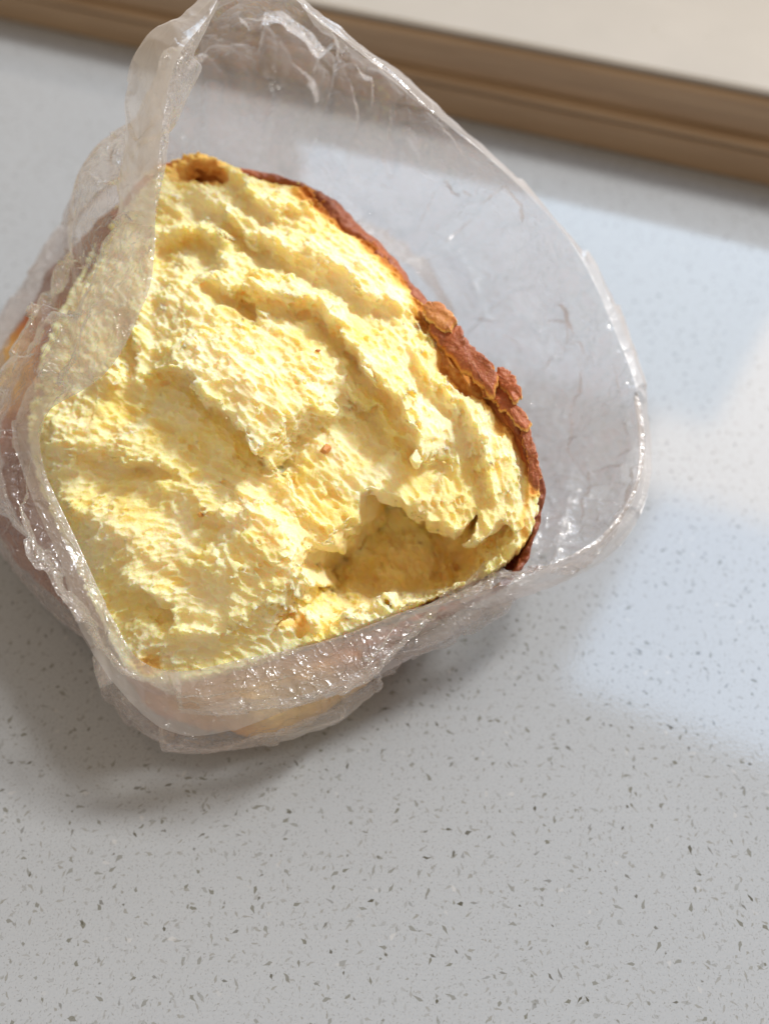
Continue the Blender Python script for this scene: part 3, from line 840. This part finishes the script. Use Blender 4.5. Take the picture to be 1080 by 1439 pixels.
if ((ns[200] * (S[200] - cen)).sum(-1)).mean() < 0: ns = -ns
sx_ = np.linspace(0, 2 * math.pi, NSb, endpoint=False)
def crumple(cell, seed, al=0.9, ani=1.0):
    """pillowed facets meeting in sharp creases, laid out on the film itself"""
    per = 0.46; ns_ = max(6, int(round(per / (cell * ani)))); cw = per / ns_
    s_ = (sx_[None, :] / (2 * math.pi) * per + 0 * tp[:, None]) + 0.30 * cell * vnoise(S.astype(np.float32), cell * 0.8, seed)
    t_ = tarc[:, None] + 0 * s_ + 0.30 * cell * vnoise(S.astype(np.float32), cell * 0.8, seed + 1)
    ci = np.floor(s_ / cw).astype(int); cj = np.floor(t_ / cell).astype(int)
    g = np.random.default_rng(seed); T = g.random((64, 512, 4)).astype(np.float32)
    best = np.full(s_.shape, -9e9)
    for a in (-1, 0, 1):
        for b in (-1, 0, 1):
            i_ = (ci + a); j_ = cj + b; q = T[j_ & 63, i_ % ns_]
            dx = (s_ - (i_ + q[..., 0]) * cw) / cell; dy = (t_ - (j_ + q[..., 1]) * cell) / cell
            best = np.maximum(best, -0.35 * (dx * dx + dy * dy) + al * (dx * (q[..., 2] - .5) + dy * (q[..., 3] - .5)) * 2)
    return cell * best
tarc = np.concatenate([[0], np.cumsum(np.linalg.norm(np.diff(S, axis=0), axis=-1).mean(1))])
cyl = np.stack([np.cos(sx_)[None, :] * 9.0 + 0 * tp[:, None], np.sin(sx_)[None, :] * 9.0 + 0 * tp[:, None], 0.35 * tp[:, None] + 0 * sx_[None, :]], -1).astype(np.float32)
S32 = S.astype(np.float32)
wS = S32 + 0.006 * np.stack([vnoise(S32, 0.02, 101), vnoise(S32, 0.02, 102), vnoise(S32, 0.02, 103)], -1)
def crease(Q, sc, seed): return np.abs(vnoise(Q, sc, seed)) 
small = np.interp(tp, [0, 2.3, 3, 9], [0.12, 0.12, 1, 1])[:, None]; midf = np.interp(tp, [0, 1.2, 2, 2.6, 9], [0.6, 1, 0.35, 1, 1])[:, None]
wr = 0.0010 + 0.20 * crumple(0.036, 201, .9) + midf * 0.22 * crumple(0.017, 203, .9, 0.7) + small * 1.25 * (0.18 * crumple(0.008, 205, .9, 0.7) + 0.09 * crumple(0.0038, 207, .9)) + 0.0035 * vnoise(S32, 0.045, 115)
fold = 0.0022 * np.abs(vnoise(cyl, 1.0, 121)) + 0.0011 * np.abs(vnoise(cyl * np.float32(2.3), 1.0, 122))
free = np.interp(tp, [0, 1, 2, 3, 4, 5, 6, 7, 8, 9], [0.30, 0.45, 0.22, 0.9, 1.0, 0.5, 0.5, 0.5, 0.08, 0])[:, None]
topm = 2.1 + 0.35 * sstep(0.16, 0.28, S[..., 1])
S = S + ns * ((wr - 0.0035) * free * topm + (fold - 0.0012) * np.interp(tp, [0, 1, 2, 3, 5, 7, 8, 9], [0.25, 0.3, 0.10, 0.8, 0.7, 0.5, 0.1, 0])[:, None])[..., None]
S = S + np.array([0, 0, 1.0]) * (0.0024 * vnoise(cyl * np.float32(0.6), 1.0, 131) * np.interp(tp, [0, 1, 2, 3], [1, .6, .6, 0])[:, None])[..., None]
S[..., 2] = np.maximum(S[..., 2], 0.0003)
bag = empty('plastic_bag', (0, 0, 0)); bag.location = bl
tag(bag, label='crumpled clear plastic bag with rolled open mouth around the torn bread', category='plastic bag')
cut = seg[0] + seg[1]
fa = grid_faces(len(tp), NSb)
k0 = cut * NSb
def sub(rows_, name, m):
    a0, a1 = rows_
    return mesh_obj(name, S[a0:a1].reshape(-1, 3) - BL, grid_faces(a1 - a0, NSb), m, bag)
sub((0, cut + 1), 'cuff', M_cuff)
wall = sub((cut, len(tp)), 'bag_wall', M_film)
hzv = (sstep(4.6, 5.4, tp[cut:])[:, None] * (0.02 + 0.14 * sstep(-0.06, -0.085, S[cut:, :, 0]) * sstep(0.14, 0.18, S[cut:, :, 1]))).astype(np.float32)
a_ = wall.data.attributes.new('haze', 'FLOAT', 'POINT'); a_.data.foreach_set('value', hzv.ravel())
